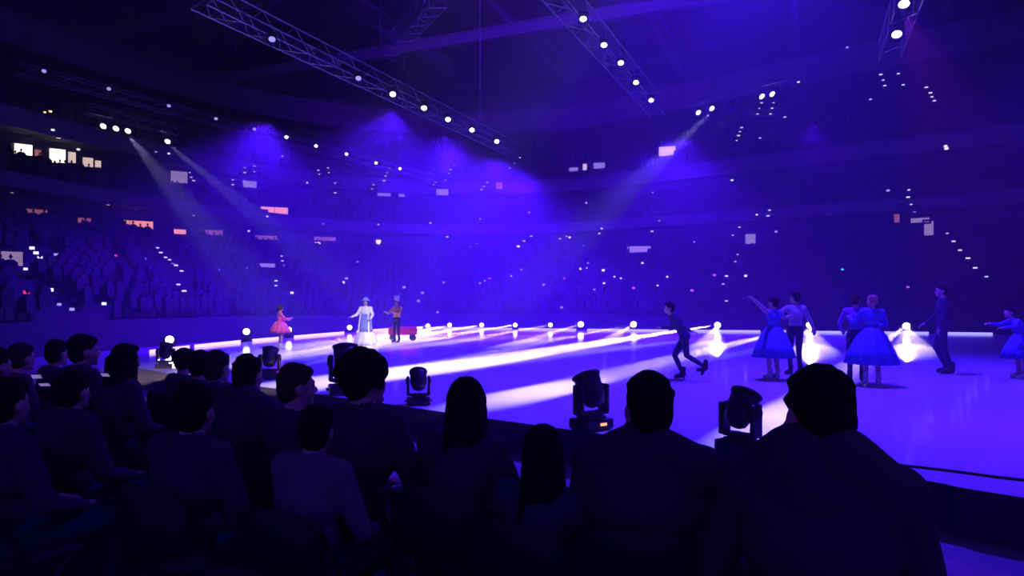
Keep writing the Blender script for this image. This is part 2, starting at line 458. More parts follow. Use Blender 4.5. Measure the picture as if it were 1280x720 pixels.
for where, pts in AISLES:
    hs = [hit(*p) for p in pts]
    hs = [h for h in hs if h]
    if not hs: continue
    base = min((h[0] for h in hs), key=lambda v: v.z)
    root = tag(empty('stair_aisle', base), 'aisle step lights in the ' + where, 'stairs', 'stair aisles in the stands')
    for loc, nrm, d in hs:
        fw = -Vector((d.x, d.y, 0)).normalized(); rz = math.atan2(fw.y, fw.x) - math.pi / 2
        t = link_mesh('stair_tread', TREAD_ME, root); t.location = loc - base + fw * 0.1; t.rotation_euler = (0, 0, rz)
        CLEAR.append((loc, fw, .8, 3.4))
        s = link_mesh('step_light', STEP_ME, t); s.location = (0, 0.25, 0.10)
        s.scale = (random.uniform(.5, .85),) * 3
# scattered phones and torches held in the crowd
bm = bmesh.new(); box(bm, (0, 0, 0), (0.20, 0.05, 0.12), bevel=0.015)
PH_ME = bpy.data.meshes.new('body'); bm.to_mesh(PH_ME); bm.free(); PH_ME.materials.append(M_black)
PHM = {}
for k, c, e in (('w', (0.80, 0.72, 1.0), 1.8), ('y', (1.0, 0.75, 0.30), 2.0), ('r', (1.0, 0.03, 0.10), 1.2), ('p', (1.0, 0.15, 0.75), 0.8), ('c', (0.05, 0.75, 1.0), 1.4), ('f', (0.5, 0.4, 1.0), 0.9)):
    me = bpy.data.meshes.new('screen'); q = bmesh.new(); box(q, (0, 0.03, 0), (0.24, 0.02, 0.16), bevel=0.008); q.to_mesh(me); q.free()
    me.materials.append(mat('phone_glow_' + k, c, 0.4, emit=e, ecol=c)); PHM[k] = me
PHONES = [(56, 143, 'y'), (63, 142, 'y'), (15, 242, 'y'), (66, 165, 'w'), (73, 174, 'w'), (98, 189, 'w'), (135, 257, 'y'), (170, 263, 'f'), (242, 270, 'w'), (145, 321, 'r'),
 (150, 358, 'r'), (33, 367, 'r'), (32, 379, 'p'), (63, 364, 'w'), (130, 381, 'w'), (90, 388, 'f'), (74, 382, 'f'), (305, 228, 'f'), (334, 272, 'w'), (404, 281, 'f'), (311, 290, 'w'),
 (195, 192, 'f'), (211, 194, 'w'), (353, 197, 'w'), (333, 226, 'w'), (384, 230, 'w'), (473, 282, 'w'), (538, 280, 'w'), (600, 275, 'w'), (662, 267, 'w'), (733, 255, 'w'), (816, 242, 'w'),
 (767, 235, 'f'), (670, 327, 'r'), (692, 323, 'p'), (734, 336, 'w'), (726, 337, 'w'), (754, 339, 'w'), (640, 346, 'w'), (652, 338, 'f'), (768, 347, 'w'), (776, 349, 'w'), (755, 355, 'w'),
 (743, 363, 'f'), (792, 361, 'p'), (834, 347, 'w'), (822, 358, 'w'), (680, 357, 'f'), (705, 349, 'p'), (583, 345, 'f'), (612, 349, 'p'), (606, 352, 'c'), (600, 355, 'f'), (555, 354, 'f'),
 (528, 367, 'f'), (523, 377, 'f'), (547, 391, 'f'), (702, 385, 'f'), (1053, 338, 'c'), (865, 364, 'p'), (932, 346, 'w'), (915, 227, 'w'), (870, 306, 'w'), (1135, 360, 'p'), (1182, 185, 'w'),
 (1183, 188, 'w'), (893, 345, 'p'), (40, 312, 'w'), (45, 318, 'w'), (50, 324, 'w'), (32, 338, 'w'), (70, 320, 'f'), (224, 311, 'f'), (181, 325, 'f'), (275, 338, 'f'), (286, 341, 'f'),
 (308, 336, 'f'), (365, 367, 'w'), (429, 354, 'w'), (447, 328, 'f'), (433, 349, 'f'), (505, 360, 'f'), (559, 297, 'w'), (531, 313, 'f'), (730, 308, 'w'), (735, 330, 'f'),
 (752, 287, 'w'), (749, 293, 'w'), (712, 298, 'y'), (648, 309, 'y'), (786, 311, 'w'), (803, 330, 'w'), (1143, 266, 'f'), (868, 304, 'f'), (946, 270, 'w'), (970, 291, 'f'), (1110, 240, 'f'),
 (1059, 62, 'f'), (820, 7, 'w'), (822, 11, 'w'), (620, 76, 'f'), (645, 68, 'f'), (998, 105, 'w')]
PW = {'w': 'white', 'y': 'yellow', 'r': 'red', 'p': 'pink', 'c': 'cyan', 'f': 'faint violet'}
for x, y, k in PHONES:
    h = hit(x, y)
    if not h: continue
    loc, nrm, d = h
    fw = -Vector((d.x, d.y, 0)).normalized()
    CLEAR.append((loc, fw, .45, 2.9))
    root = empty('phone_light', loc + fw * 0.4 + Vector((0, 0, 0.05)), math.atan2(fw.y, fw.x) - math.pi / 2)
    root.scale = (random.uniform(.6, 1.0),) * 3
    link_mesh('body', PH_ME, root); link_mesh('screen', PHM[k], root)
    where = ('lower' if loc.z < 7.2 else 'middle' if loc.z < 13 else 'upper') + ' stand ' + ('at far left', 'left of centre', 'in the centre', 'right of centre', 'at far right')[min(4, max(0, int(x / 256)))]
    tag(root, f'tiny {PW[k]} point of light held up in the {where}', 'phone light', f'{PW[k]} lights in the {where}')
# warm lamps under the concourse ceiling
for n, (x, y) in enumerate([(115, 286), (248, 299), (397, 305), (473, 302), (338, 301)]):
    h = hit(x, y)
    if not h: continue
    loc, nrm, d = h; fw = -Vector((d.x, d.y, 0)).normalized()
    root = tag(empty('concourse_lamp', loc + fw * 0.5, math.atan2(fw.y, fw.x) - math.pi / 2), f'warm yellow lamp under the left concourse roof, {ORD[n]} of the five', 'lamp', 'concourse lamps')
    q = bmesh.new(); lathe(q, [(.10, .34), (.26, .28), (.30, .10)]); obj('shade', q, M_steel, root)
    q = bmesh.new(); ell(q, (0, 0, 0), (.24, .24, .30), n=12); obj('bulb', q, mat('yellow_bulb', (1, .7, .3), .4, emit=2.2, ecol=(1, .62, .25)), root, True)

# crowd and seats of the far stands: too small and dark to count
def crowd():
    CP = np.array([c[0] for c in CLEAR]); CF = np.array([c[1] for c in CLEAR]); CW = np.array([c[2] for c in CLEAR]); CL = np.array([c[3] for c in CLEAR])
    def blocked(p):
        v = np.array(p) - CP
        r = v[:, 0] * CF[:, 0] + v[:, 1] * CF[:, 1]; t = np.abs(v[:, 0] * CF[:, 1] - v[:, 1] * CF[:, 0])
        return bool(np.any((r > -.8) & (r < CL) & (t < CW) & (v[:, 2] > -3) & (v[:, 2] < 1)))
    V, Fc = [], []
    SV, SF = [], []
    rng = random.Random(3)
    hd = [(1, 0, 0), (0, 1, 0), (-1, 0, 0), (0, -1, 0), (0, 0, 1.25), (0, 0, -1.25)]
    hf = [(0, 1, 4), (1, 2, 4), (2, 3, 4), (3, 0, 4), (1, 0, 5), (2, 1, 5), (3, 2, 5), (0, 3, 5)]
    for (t0, z0, t1, z1, n) in TIERS:
        for k in range(n):
            z = z0 + (z1 - z0) * k / n
            tm = t0 + (t1 - t0) * (k + 0.55) / n
            u = 18.0
            while u < 108:
                a = ring(u, tm, z); b = ring(min(u + .1, NU - .01), tm, z)
                L = (b - a).length * 10
                u += 0.56 / max(L, .2)
                tx = (b - a).normalized(); ty = Vector((-tx.y, tx.x, 0))   # outward
                if (ring(u, tm + .05, z) - a).dot(ty) < 0: ty = -ty
                if blocked(a): continue
                o = len(SV)
                for sx in (-.22, .22):
                    for sy in (.0, .06):
                        for sz in (.1, .85): SV.append(a + tx * sx + ty * (sy + .22) + Vector((0, 0, sz)))
                SF.extend([(o, o + 1, o + 5, o + 4), (o + 2, o + 6, o + 7, o + 3), (o + 1, o + 3, o + 7, o + 5), (o, o + 2, o + 3, o + 1), (o + 4, o + 5, o + 7, o + 6)])
                if rng.random() < .2: continue
                j = Vector((rng.uniform(-.06, .06), rng.uniform(-.05, .05), rng.uniform(-.1, .1)))
                c = a + j
                o = len(V)
                for (w, dd, h) in ((.20, .16, .42), (.23, .13, .95), (.10, .08, 1.08)):
                    for sx, sy in ((-1, -1), (1, -1), (1, 1), (-1, 1)):
                        V.append(c + tx * (sx * w) + ty * (sy * dd) + Vector((0, 0, h)))
                for L2 in (0, 4):
                    for q in range(4):
                        Fc.append((o + L2 + q, o + L2 + (q + 1) % 4, o + L2 + 4 + (q + 1) % 4, o + L2 + 4 + q))
                o = len(V)
                for p in hd: V.append(c + Vector((p[0] * .09, p[1] * .10, 1.2 + p[2] * .10)))
                Fc.extend([tuple(o + i for i in f) for f in hf])
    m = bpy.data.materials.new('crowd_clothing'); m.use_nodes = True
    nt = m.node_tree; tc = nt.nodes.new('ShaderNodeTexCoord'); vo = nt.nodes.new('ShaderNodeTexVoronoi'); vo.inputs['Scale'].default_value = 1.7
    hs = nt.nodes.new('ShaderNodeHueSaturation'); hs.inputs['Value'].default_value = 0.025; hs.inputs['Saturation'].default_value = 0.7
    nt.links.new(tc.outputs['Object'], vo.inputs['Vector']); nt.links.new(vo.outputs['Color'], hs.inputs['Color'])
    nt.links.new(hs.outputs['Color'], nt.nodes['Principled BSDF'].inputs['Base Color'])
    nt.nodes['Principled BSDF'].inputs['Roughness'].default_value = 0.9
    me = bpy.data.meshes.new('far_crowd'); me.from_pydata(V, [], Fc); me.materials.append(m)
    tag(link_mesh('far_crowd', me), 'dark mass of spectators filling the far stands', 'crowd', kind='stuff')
    me = bpy.data.meshes.new('stadium_seats'); me.from_pydata(SV, [], SF); me.materials.append(mat('seat_plastic', (.02, .018, .03), .6))
    tag(link_mesh('stadium_seats', me), 'rows of dark fold-up seats in the far stands', 'seats', kind='stuff')
crowd()

# ------------------------------------------------------------------ moving-head lights
def build_fixture(lensmat, tilt, led=False):
    """floor-standing moving head, base at origin, lens thrown towards +Y, tilt = degrees above the horizontal"""
    root = empty('moving_head_light')
    q = bmesh.new(); box(q, (0, 0, .075), (.44, .32, .13), bevel=.03); box(q, (0, 0, .15), (.26, .24, .04), bevel=.01)
    b = obj('base', q, M_black, root)
    for s in (-1, 1):
        q = bmesh.new(); tube(q, (s * .225, -.07, .08), (s * .245, -.07, .08), .012); tube(q, (s * .225, .07, .08), (s * .245, .07, .08), .012); tube(q, (s * .245, -.08, .08), (s * .245, .08, .08), .012)
        obj('carry_handle', q, M_rubber, b)
        q = bmesh.new(); box(q, (s * .17, .10, .009), (.05, .05, .014)); obj('rubber_foot', q, M_rubber, b)
    q = bmesh.new(); box(q, (.05, -.165, .08), (.09, .012, .03)); obj('display', q, M_led if led else M_black, b)
    q = bmesh.new(); box(q, (0, 0, .195), (.36, .13, .05), bevel=.015)
    y = obj('yoke', q, M_black, root)
    for s in (-1, 1):
        q = bmesh.new(); box(q, (s * .195, 0, .36), (.055, .17, .36), bevel=.025); obj('yoke_arm', q, M_black, y)
        q = bmesh.new(); tube(q, (s * .222, 0, .45), (s * .238, 0, .45), .055, n=16); obj('tilt_cover', q, M_rubber, y)
    pv = Vector((0, 0, .45))
    Mx = Matrix.Translation(pv) @ Matrix.Rotation(R(tilt), 4, 'X') @ Matrix.Rotation(R(-90), 4, 'X')   # local z -> throw direction
    q = bmesh.new()
    lathe(q, [(.02, -.185), (.07, -.18), (.115, -.15), (.14, -.08), (.15, .0), (.15, .08), (.158, .12), (.158, .19)], 24, Mx)
    h = obj('head', q, M_black, root, True)
    q = bmesh.new(); lathe(q, [(.158, .185), (.172, .19), (.172, .215), (.150, .215)], 24, Mx, cap=False); obj('lens_ring', q, M_rubber, h)
    q = bmesh.new(); lathe(q, [(.150, .19), (.146, .215), (.115, .235), (.06, .247), (.01, .25)], 24, Mx); obj('lens', q, lensmat, h, True)
    for k in range(4):
        q = bmesh.new(); lathe(q, [(.152, -.05 + k * .035), (.156, -.045 + k * .035), (.156, -.035 + k * .035), (.152, -.03 + k * .035)], 24, Mx, cap=False); obj('cooling_fin', q, M_rubber, h)
    return root
PROTO = {}
def fixture(kind, loc, aim, scale, label, group, hang=False):
    """kind: (lens material key, tilt, led)"""
    if kind not in PROTO:
        PROTO[kind] = r = build_fixture({'on': M_lens, 'dim': M_lens_dim, 'off': M_lens_off}[kind[0]], kind[1], kind[2])
    else:
        r = copy_tree(PROTO[kind])
    r.location = loc
    a = Vector(aim) - Vector(loc)
    rz = math.atan2(a.y, a.x) - math.pi / 2
    if hang:
        # base up: half turn about the local throw axis
        r.rotation_euler = (Matrix.Rotation(rz, 3, 'Z') @ Matrix.Rotation(math.pi, 3, 'Y')).to_euler()
    else:
        r.rotation_euler = (0, 0, rz)
    r.scale = (scale,) * 3
    tag(r, label, 'stage light', group)
    return r

# far-edge row on the ice border, facing the performers / the camera
FAR = [(212, 424), (308, 414), (361, 412), (437, 409), (535, 407), (562, 406), (602, 406), (644, 406), (688, 406), (726, 405), (792, 405), (897, 406), (1012, 406), (1133, 407)]
def far_edge_depth(x):
    """depth where the ray through column x leaves the ice"""
    rx = (x - CX) / F; best = 0
    for a, b in zip(ICE_LOOP, ICE_LOOP[1:] + ICE_LOOP[:1]):
        fa = a.x - rx * a.y; fb = b.x - rx * b.y
        if fa * fb <= 0 and fa != fb:
            y = a.y + (b.y - a.y) * fa / (fa - fb)
            best = max(best, y)
    return best
FAR_POS = []
for n, (x, y) in enumerate(FAR):
    d = far_edge_depth(x) + 0.6
    g = Vector(((x - CX) / F * d, d, FLOOR))
    zc = CAMZ - (y - HY) / F * d
    s = .9 if x < 700 else 1.2
    base = max(0.02, zc - .45 * s)
    # case below the lamp
    c = empty('lamp_case', g); q = bmesh.new(); box(q, (0, 0, base / 2), (.75, .6, base), bevel=.03); obj('body', q, M_black, c)
    q = bmesh.new(); box(q, (0, -.3, base * .6), (.5, .03, .04)); obj('handle', q, M_chrome, c)
    tag(c, f'black flight case carrying the {ORD[n]} lamp from left along the far ice edge', 'case', 'lamp cases behind the far ice edge')
    aim = (0, 0, 0)
    fixture(('on', -3, False), g + Vector((0, 0, base)), aim, s, f'glowing floor lamp behind the far ice edge, {ORD[n]} from the left', 'lamps along the far ice edge')
    FAR_POS.append(g + Vector((0, 0, zc)))
def toward(p, t, k=.5):
    p = Vector(p); return p + (Vector(t) - p).normalized() * k
# (lamp, column, row, power, fan width in degrees, flatness)
THROW = [(4, 425, 428, 700000, 6, .25), (5, 395, 443, 2000000, 6, .12), (6, 440, 434, 1400000, 6, .16), (7, 500, 429, 900000, 6, .16), (8, 570, 427, 500000, 5, .18), (9, 655, 427, 550000, 4, .22), (10, 757, 427, 450000, 4.5, .24),
         (10, 470, 470, 2600000, 3.0, .05), (11, 550, 459, 6500000, 4.8, .09), (12, 682, 488, 8500000, 2.6, .045), (13, 975, 522, 8500000, 1.8, .05),
         (11, 886, 431, 500000, 6.0, .16), (12, 1016, 436, 600000, 6.0, .14), (13, 1141, 436, 600000, 6.0, .14)]
for i, tx, ty, w, an, fl in THROW:
    p = FAR_POS[i]; t = on_ice(tx, ty)
    o = spot('floor_lamp_beam', toward(p, t, .45), t, w, WARM, an, 0.6, .02)
    o.scale = (1.0, fl, 1.0)          # flat fan-shaped beam

# far ice border line, its light put in as glow, between the lamp cases
SEG = [(188, 236), (244, 300), (316, 352), (368, 430), (446, 528), (532, 640), (648, 720), (734, 836), (864, 950), (992, 1062), (1104, 1160), (1182, 1240)]
for n, (x0, x1) in enumerate(SEG):
    P = []
    for k in range(7):
        x = x0 + (x1 - x0) * k / 6; d = far_edge_depth(x) - .08
        P.append(Vector(((x - CX) / F * d, d, ICE)))
    q = bmesh.new(); L = []
    for p in P:
        L.append([q.verts.new(p + Vector((0, dy, dz))) for dy, dz in ((-.06, 0), (-.06, .10), (.06, .10), (.06, 0))])
    for a, b in zip(L, L[1:]):
        for j in range(4): q.faces.new((a[j], a[(j + 1) % 4], b[(j + 1) % 4], b[j]))
    q.faces.new(L[0]); q.faces.new(L[-1][::-1])
    tag(obj('border_glow_strip', q, M_strip if x1 < 640 else M_strip_b), f'thin strip made to glow along the far ice border, {ORD[n]} length from the left', 'light strip', 'glowing strips on the far ice border')

# near-edge fixtures seen from behind
NEAR = [(739, 537, 1.02, 62, True, 'broad dark moving-head light on the near ice edge between two seated spectators', (-3, 14, ICE)),
        (925, 566, .95, 55, False, 'dark moving-head light on the near ice edge beside the broadest spectator', (9, 12, ICE)),
        (523, 506, .80, 50, False, 'small dark moving-head light on the near ice edge left of the long-haired woman', (-3, 20, ICE)),
        (432, 493, 1.25, 75, False, 'tall tilted moving-head light on the near ice edge behind the curly-haired spectator', (-6, 20, ICE)),
        (337, 474, .95, 60, False, 'dark moving-head light peeking over the crowd under the pink-dressed skater', (-6, 22, ICE)),
        (207, 461, .9, 70, False, 'dark moving-head light near the left corner of the ice', (-9, 24, ICE))]
for (x, y, s, tilt, led, lab, aim) in NEAR:
    fixture(('off', tilt, led), on_ice(x, y), aim, s, lab, 'moving heads on the near ice edge')

# ------------------------------------------------------------------ overhead trusses
TR_BR = {}
def truss(p0, p1, w, nb, label, hangers=()):
    p0 = Vector(p0); p1 = Vector(p1)
    root = empty('lighting_truss', p0)
    d = p1 - p0; L = d.length; ux = d.normalized(); uy = Vector((-ux.y, ux.x, 0)); uz = Vector((0, 0, 1))
    for a in (-1, 1):
        for b in (-1, 1):
            q = bmesh.new(); o = uy * (a * w / 2) + uz * (b * w / 2); tube(q, o, o + d, .03, n=6); obj('chord', q, M_alu, root)
    step = L / nb
    key = (round(w, 2), round(step, 3))
    def brace(o, v, nm='brace'):
        k = (key, round(v.x, 3), round(v.y, 3), round(v.z, 3))
        if k not in TR_BR:
            q = bmesh.new(); tube(q, (0, 0, 0), v, .018, n=4); me = bpy.data.meshes.new(nm); q.to_mesh(me); q.free(); me.materials.append(M_alu); TR_BR[k] = me
        br = link_mesh(nm, TR_BR[k], root); br.location = o
    for i in range(nb):
        s = i * step; fl = 1 if i % 2 == 0 else -1
        for a in (-1, 1):
            brace(uy * (a * w / 2) + uz * (-fl * w / 2) + ux * s, ux * step + uz * (fl * w))
        brace(uy * (-fl * w / 2) + uz * (-w / 2) + ux * s, ux * step + uy * (fl * w))
    for s in hangers:
        q = bmesh.new(); o = ux * s; tube(q, o + uz * (w / 2), o + Vector((0, 0, 27.6 - p0.z)), .015, n=4); obj('hoist_chain', q, M_steel, root)
        q = bmesh.new(); box(q, o + uz * (w / 2 + .5), (.25, .25, .5), bevel=.04); obj('hoist_motor', q, M_black, root)
    return tag(root, label, 'truss', 'lighting trusses')
def at_h(x, y, h):
    """point seen at pixel (x, y) that lies h metres above the eye"""
    return px(x, y, F * h / (HY - y))
# left truss
A = at_h(248, -6, 10.3); B = at_h(640, 186, 10.3)
truss(A, B, .75, 30, 'long aluminium truss overhead at left carrying a row of white lamps', (3, 12, 20))
A2 = at_h(680, -30, 10.3); B2 = at_h(822, 136, 10.3)
truss(A2, B2, .75, 16, 'aluminium truss overhead at right of centre with five bright lamps', (2, 9))
A3 = at_h(1140, -20, 10.3); B3 = at_h(1112, 62, 10.3)
truss(A3, B3, .75, 8, 'short aluminium truss overhead at far right with two bright lamps', (2,))
A4 = at_h(548, -4, 15.5); B4 = at_h(484, 66, 15.5)
truss(A4, B4, .9, 14, 'high dark truss near the roof above the centre', (2, 10))
A5 = at_h(690, -14, 16.0); B5 = at_h(488, 76, 15.5)
A6 = at_h(22, 86, 13.0); B6 = at_h(540, 222, 13.0)
truss(A6, B6, .6, 40, 'far catwalk truss over the left stand with small blue lamps', (4, 14, 24, 32))

def lamps(pts, h, kind, sc, where, grp, aim=None):
    out = []
    for n, (x, y) in enumerate(pts):
        p = at_h(x, y, h) if not isinstance(h, list) else at_h(x, y, h[n])
        am = aim or (0, 0, 0)
        top = p + Vector((0, 0, .45 * sc))
        fixture((kind, -18, False), top, am, sc, f'lamp {where}, {ORD[n]} from left', grp, hang=True)
        out.append(p)
    return out
L1 = lamps([(340, 53), (448, 101)], 9.3, 'dim', .8, 'glinting faintly on the near part of the left truss', 'lamps on the left truss')
L2 = lamps([(491, 121), (530, 138), (560, 152), (590, 165), (621, 179)], 9.3, 'on', .9, 'shining white on the left truss', 'lamps on the left truss')
L3 = lamps([(729, 28), (755, 60), (776, 82), (795, 106), (814, 128)], 9.3, 'on', .75, 'shining white on the truss right of centre', 'lamps on the truss right of centre')
L4 = lamps([(1121, 48), (1130, 11)], 9.3, 'on', 1.05, 'shining white on the far right truss', 'lamps on the far right truss')
L5 = lamps([(55, 91), (136, 113), (211, 134), (270, 150), (318, 163)], 12.4, 'dim', .75, 'glowing pale blue on the far left catwalk', 'lamps on the far left catwalk')
L6 = lamps([(358, 173), (395, 184), (433, 194), (470, 205), (500, 212)], 12.4, 'on', .85, 'small and white at the far end of the left catwalk', 'lamps on the far left catwalk')
L7 = lamps([(127, 160), (143, 163), (158, 166), (208, 179)], [11.4, 11.4, 11.4, 11.4], 'on', 1.2, 'throwing a beam from the left stand balcony', 'follow spots on the left balcony', (2, 22, 0))
L8 = lamps([(875, 143), (892, 138), (955, 123), (968, 120)], [13.0] * 4, 'on', 1.15, 'throwing a beam from the right stand balcony', 'follow spots on the right balcony', (-6, 26, 0))
# balconies that carry the follow spots
def balcony(P, label):
    a = P[0]; b = P[-1]; d = (b - a); d.z = 0; u = d.normalized(); z = max(p.z for p in P) + 1.0
    a = a - u * 1.0; b = b + u * 1.0
    truss((a.x, a.y, z), (b.x, b.y, z), .6, 10, label, (2,))
balcony(L7, 'short spotlight truss in front of the upper left stand')
balcony(L8, 'short spotlight truss in front of the upper right stand')
# beams of the rig
BEAM_B = (0.16, 0.10, 1.0)
for p, t in ((L2[0], (-7.5, 36, 0)), (L2[2], (-5.5, 41, 0))):
    spot('truss_lamp_beam', p + Vector((0, 0, -.5)), t, 12000, BLUE, 18, .5, .1)
for p, t in ((L3[0], (1, 23, 0)), (L3[2], (4, 28, 0)), (L3[4], (6, 34, 0))):
    spot('truss_lamp_beam', p + Vector((0, 0, -.5)), t, 4000, BLUE, 22, .6, .1)
for p, t in ((L4[0], (12, 24, 0)), (L4[1], (11.5, 20, 0))):
    spot('truss_lamp_beam', p + Vector((0, 0, -.5)), t, 900, BLUE, 24, .6, .1)

# pools of light thrown on the ice by lamps of the rig
def pool(x, y, lamp, power, color, angle, blend=.5):
    t = on_ice(x, y); return spot('pool_lamp', toward(lamp, t, .5), t, power, color, angle, blend, .1)
PINK = (1.0, .60, .85); COOL = (.90, .88, 1.0)
pool(545, 462, L8[1], 60000, (.66, .60, 1.0), 3.4, .6)
pool(445, 431, L8[2], 9000, (1.0, .85, 1.0), 3.0, .7)
pool(385, 444, L7[2], 36000, (.62, .55, 1.0), 5.0, .7)
pool(520, 429, L7[3], 36000, (.62, .55, 1.0), 4.5, .7)
pool(1330, 555, L4[1], 3500, (.50, .01, 1.0), 13, .9)
# follow spots high behind the audience light the performers from the front
for (x, y, w, an) in ((350, 425, 70000, 3.6), (457, 420, 90000, 4.2), (496, 420, 60000, 3.0)):
    t_ = on_ice(x, 434) + Vector((0, 0, .7)); spot('follow_spot', (14, -9, 21), t_, w, (1.0, .88, .98), an, .5, .1)

# ------------------------------------------------------------------ people
BUILD = []      # queued voxel bodies: (object, prims, materials, smooth iterations)
def rot_about(p, c, Rm): return c + Rm @ (Vector(p) - c)

SEAT = dict(pelvis=(0, 0, .55), waist=(0, -.03, .70), chest=(0, -.03, .88), neck=(0, -.02, 1.05), head=(0, .015, 1.205),
            sh=(.185, -.02, 1.02), el=(.27, .05, .74), wr=(.13, .29, .66), hand=(.06, .37, .66), hip=(.10, .02, .54), kn=(.13, .46, .55), an=(.13, .46, .12), toe=(.14, .62, .06))
STAND = dict(pelvis=(0, 0, .97), waist=(0, 0, 1.10), chest=(0, 0, 1.28), neck=(0, 0, 1.46), head=(0, .02, 1.62),
             sh=(.18, 0, 1.41), el=(.25, -.02, 1.13), wr=(.27, .06, .90), hand=(.27, .09, .81), hip=(.095, 0, .95), kn=(.105, .03, .52), an=(.11, 0, .12), toe=(.12, .15, .07))

def person(loc, yaw, pose, scale, label, group, top, legs, shoes=None, hair='short', hairmat=None, head_yaw=0.0, head_pitch=0.0, over=None, bulk=1.0, collar=False, hood=0.0,
           extra_parts=None, vox=.0125, female=False, skin=None, skates=False, sleeves=True, gloves=None, arm_mat=None):
    """one continuous body; pose joints may be overridden per side with keys like 'el_l' / 'el_r'"""
    J = dict(SEAT if pose == 'sit' else STAND)
    over = over or {}
    J.update({k: v for k, v in over.items() if not k.endswith(('_l', '_r'))})
    def jt(k, s):
        key = k + ('_r' if s > 0 else '_l')
        if key in over: return Vector(over[key])
        v = J[k]; return Vector((v[0] * s, v[1], v[2]))
    root = empty('person', loc, yaw)
    root.scale = (scale,) * 3
    bm = bmesh.new(); prims = []
    SK, TOP, LEG, SHOE, EYE, LIP, GLV = range(7)
    mats = [skin or M_skin, top, legs, shoes or M_rubber, M_eye, M_lip, gloves or skin or M_skin]
    def cap(p0, p1, r0, r1, mi):
        capsule(bm, p0, p1, r0, r1); prims.append((Vector(p0), Vector(p1), r0, r1, mi))
    def el(c, r, mi, rot=None):
        ell(bm, c, r, rot); rr = sum(r) / 3
        prims.append((Vector(c), Vector(c), rr, rr, mi))
    pel, wai, che, nek, hed = [Vector(J[k]) for k in ('pelvis', 'waist', 'chest', 'neck', 'head')]
    sw = .90 if female else 1.0
    tr = axis_rot(nek - pel)
    el(pel, (.165 * bulk, .12 * bulk, .12), LEG if pose != 'sit' else TOP, tr)
    el(wai, ((.135 if female else .15) * bulk, .105 * bulk, .13), TOP, tr)
    el(che, (.175 * sw * bulk, .122 * bulk, .17), TOP, tr)
    el((che + nek) / 2 + tr @ Vector((0, -.01, .02)), (.15 * sw * bulk, .10 * bulk, .10), TOP, tr)
    for s in (-1, 1):
        sh, eb, wr, hd = jt('sh', s), jt('el', s), jt('wr', s), jt('hand', s)
        sh = Vector((sh.x * sw, sh.y, sh.z))
        am = (TOP if sleeves else SK)
        tb = 1.25 if (pose == 'sit' and bulk > 1.1) else 1.0
        cap(nek - Vector((0, 0, .03 - .025 * (tb > 1))), sh, .052 * bulk * tb, .066 * bulk, TOP)
        cap(che + Vector((s * .08, 0, .05)), sh, .09 * bulk, .068 * bulk, TOP)
        cap(sh, eb, .062 * bulk, .046 * bulk, am); cap(eb, wr, .046 * bulk, .032 * bulk, am)
        # hand: palm, four fingers, thumb
        fd = (hd - wr).normalized(); side = fd.cross(Vector((0, 0, 1)));
        if side.length < .2: side = fd.cross(Vector((0, 1, 0)))
        side.normalize(); nrm = side.cross(fd)
        cap(wr, wr + fd * .03, .029, .030, GLV)
        for k in range(4):
            o = side * ((k - 1.5) * .021)
            b0 = wr + fd * .085 + o; L = (.055, .07, .066, .05)[k]
            cap(wr + fd * .02 + o * .7, b0, .016, .0125, GLV)
            k1 = b0 + (fd * .85 - nrm * .5 + o * .8).normalized() * (L * .55); cap(b0, k1, .0115, .0105, GLV)
            k2 = k1 + (fd * .55 - nrm * .85).normalized() * (L * .5); cap(k1, k2, .0105, .009, GLV)
        th = wr + fd * .03 + side * (-.028 * s)
        t1 = th + (fd * .7 - side * (.7 * s)).normalized() * .04; cap(th, t1, .015, .0125, GLV); cap(t1, t1 + (fd * .9 - side * (.25 * s)).normalized() * .032, .012, .0095, GLV)
        hp, kn, an, to = jt('hip', s), jt('kn', s), jt('an', s), jt('toe', s)
        cap(hp, kn, .088 * min(bulk, 1.1), .060, LEG); cap(kn, kn.lerp(an, .35), .058, .055, LEG); cap(kn.lerp(an, .35), an, .055, .037, LEG)
        cap(an, to, .042, .032, SHOE); cap(an, an + Vector((0, -.035, -.05)) if pose == 'sit' else an + (an - to).normalized() * .04 + Vector((0, 0, -.035)), .038, .034, SHOE)
        if hood:
            cap(nek + Vector((s * .055, -.03, .035 * hood)), sh + Vector((-s * .02, -.01, .0)), .072 + .018 * hood, .085 * bulk * .8, TOP)
    # neck and head
    cap(nek - Vector((0, 0, .04)), hed - Vector((0, .02, .06)), .058, .052, SK)
    if collar:
        for k in range(10):
            a = 2 * math.pi * k / 10; b = 2 * math.pi * (k + 1) / 10
            f = lambda q: nek + Vector((.085 * math.cos(q), .075 * math.sin(q) - .012, .005 + .03 * -math.sin(q)))
            cap(f(a), f(b), .036, .036, TOP)
        el(nek + Vector((0, -.085, -.03)), (.10, .05, .075), TOP)
    HR = Matrix.Rotation(head_yaw, 3, 'Z') @ Matrix.Rotation(head_pitch, 3, 'X')
    def hp_(v): return hed + HR @ Vector(v)
    el(hp_((0, -.012, .022)), (.075, .094, .095), SK, HR)
    el(hp_((0, .022, -.045)), (.058, .066, .068), SK, HR)
    cap(hp_((-.02, .07, -.088)), hp_((.02, .07, -.088)), .02, .02, SK)               # chin
    cap(hp_((0, .085, .015)), hp_((0, .106, -.022)), .009, .014, SK)                  # nose
    cap(hp_((-.035, .078, .028)), hp_((.035, .078, .028)), .013, .013, SK)           # brow
    for s in (-1, 1):
        el(hp_((s * .032, .079, .006)), (.013, .013, .010), EYE, HR)
        el(hp_((s * .077, -.012, -.008)), (.012, .024, .034), SK, HR)                 # ears
        el(hp_((s * .035, .062, -.03)), (.025, .025, .028), SK, HR)                   # cheeks
    cap(hp_((-.018, .088, -.05)), hp_((.018, .088, -.05)), .0085, .0085, LIP)
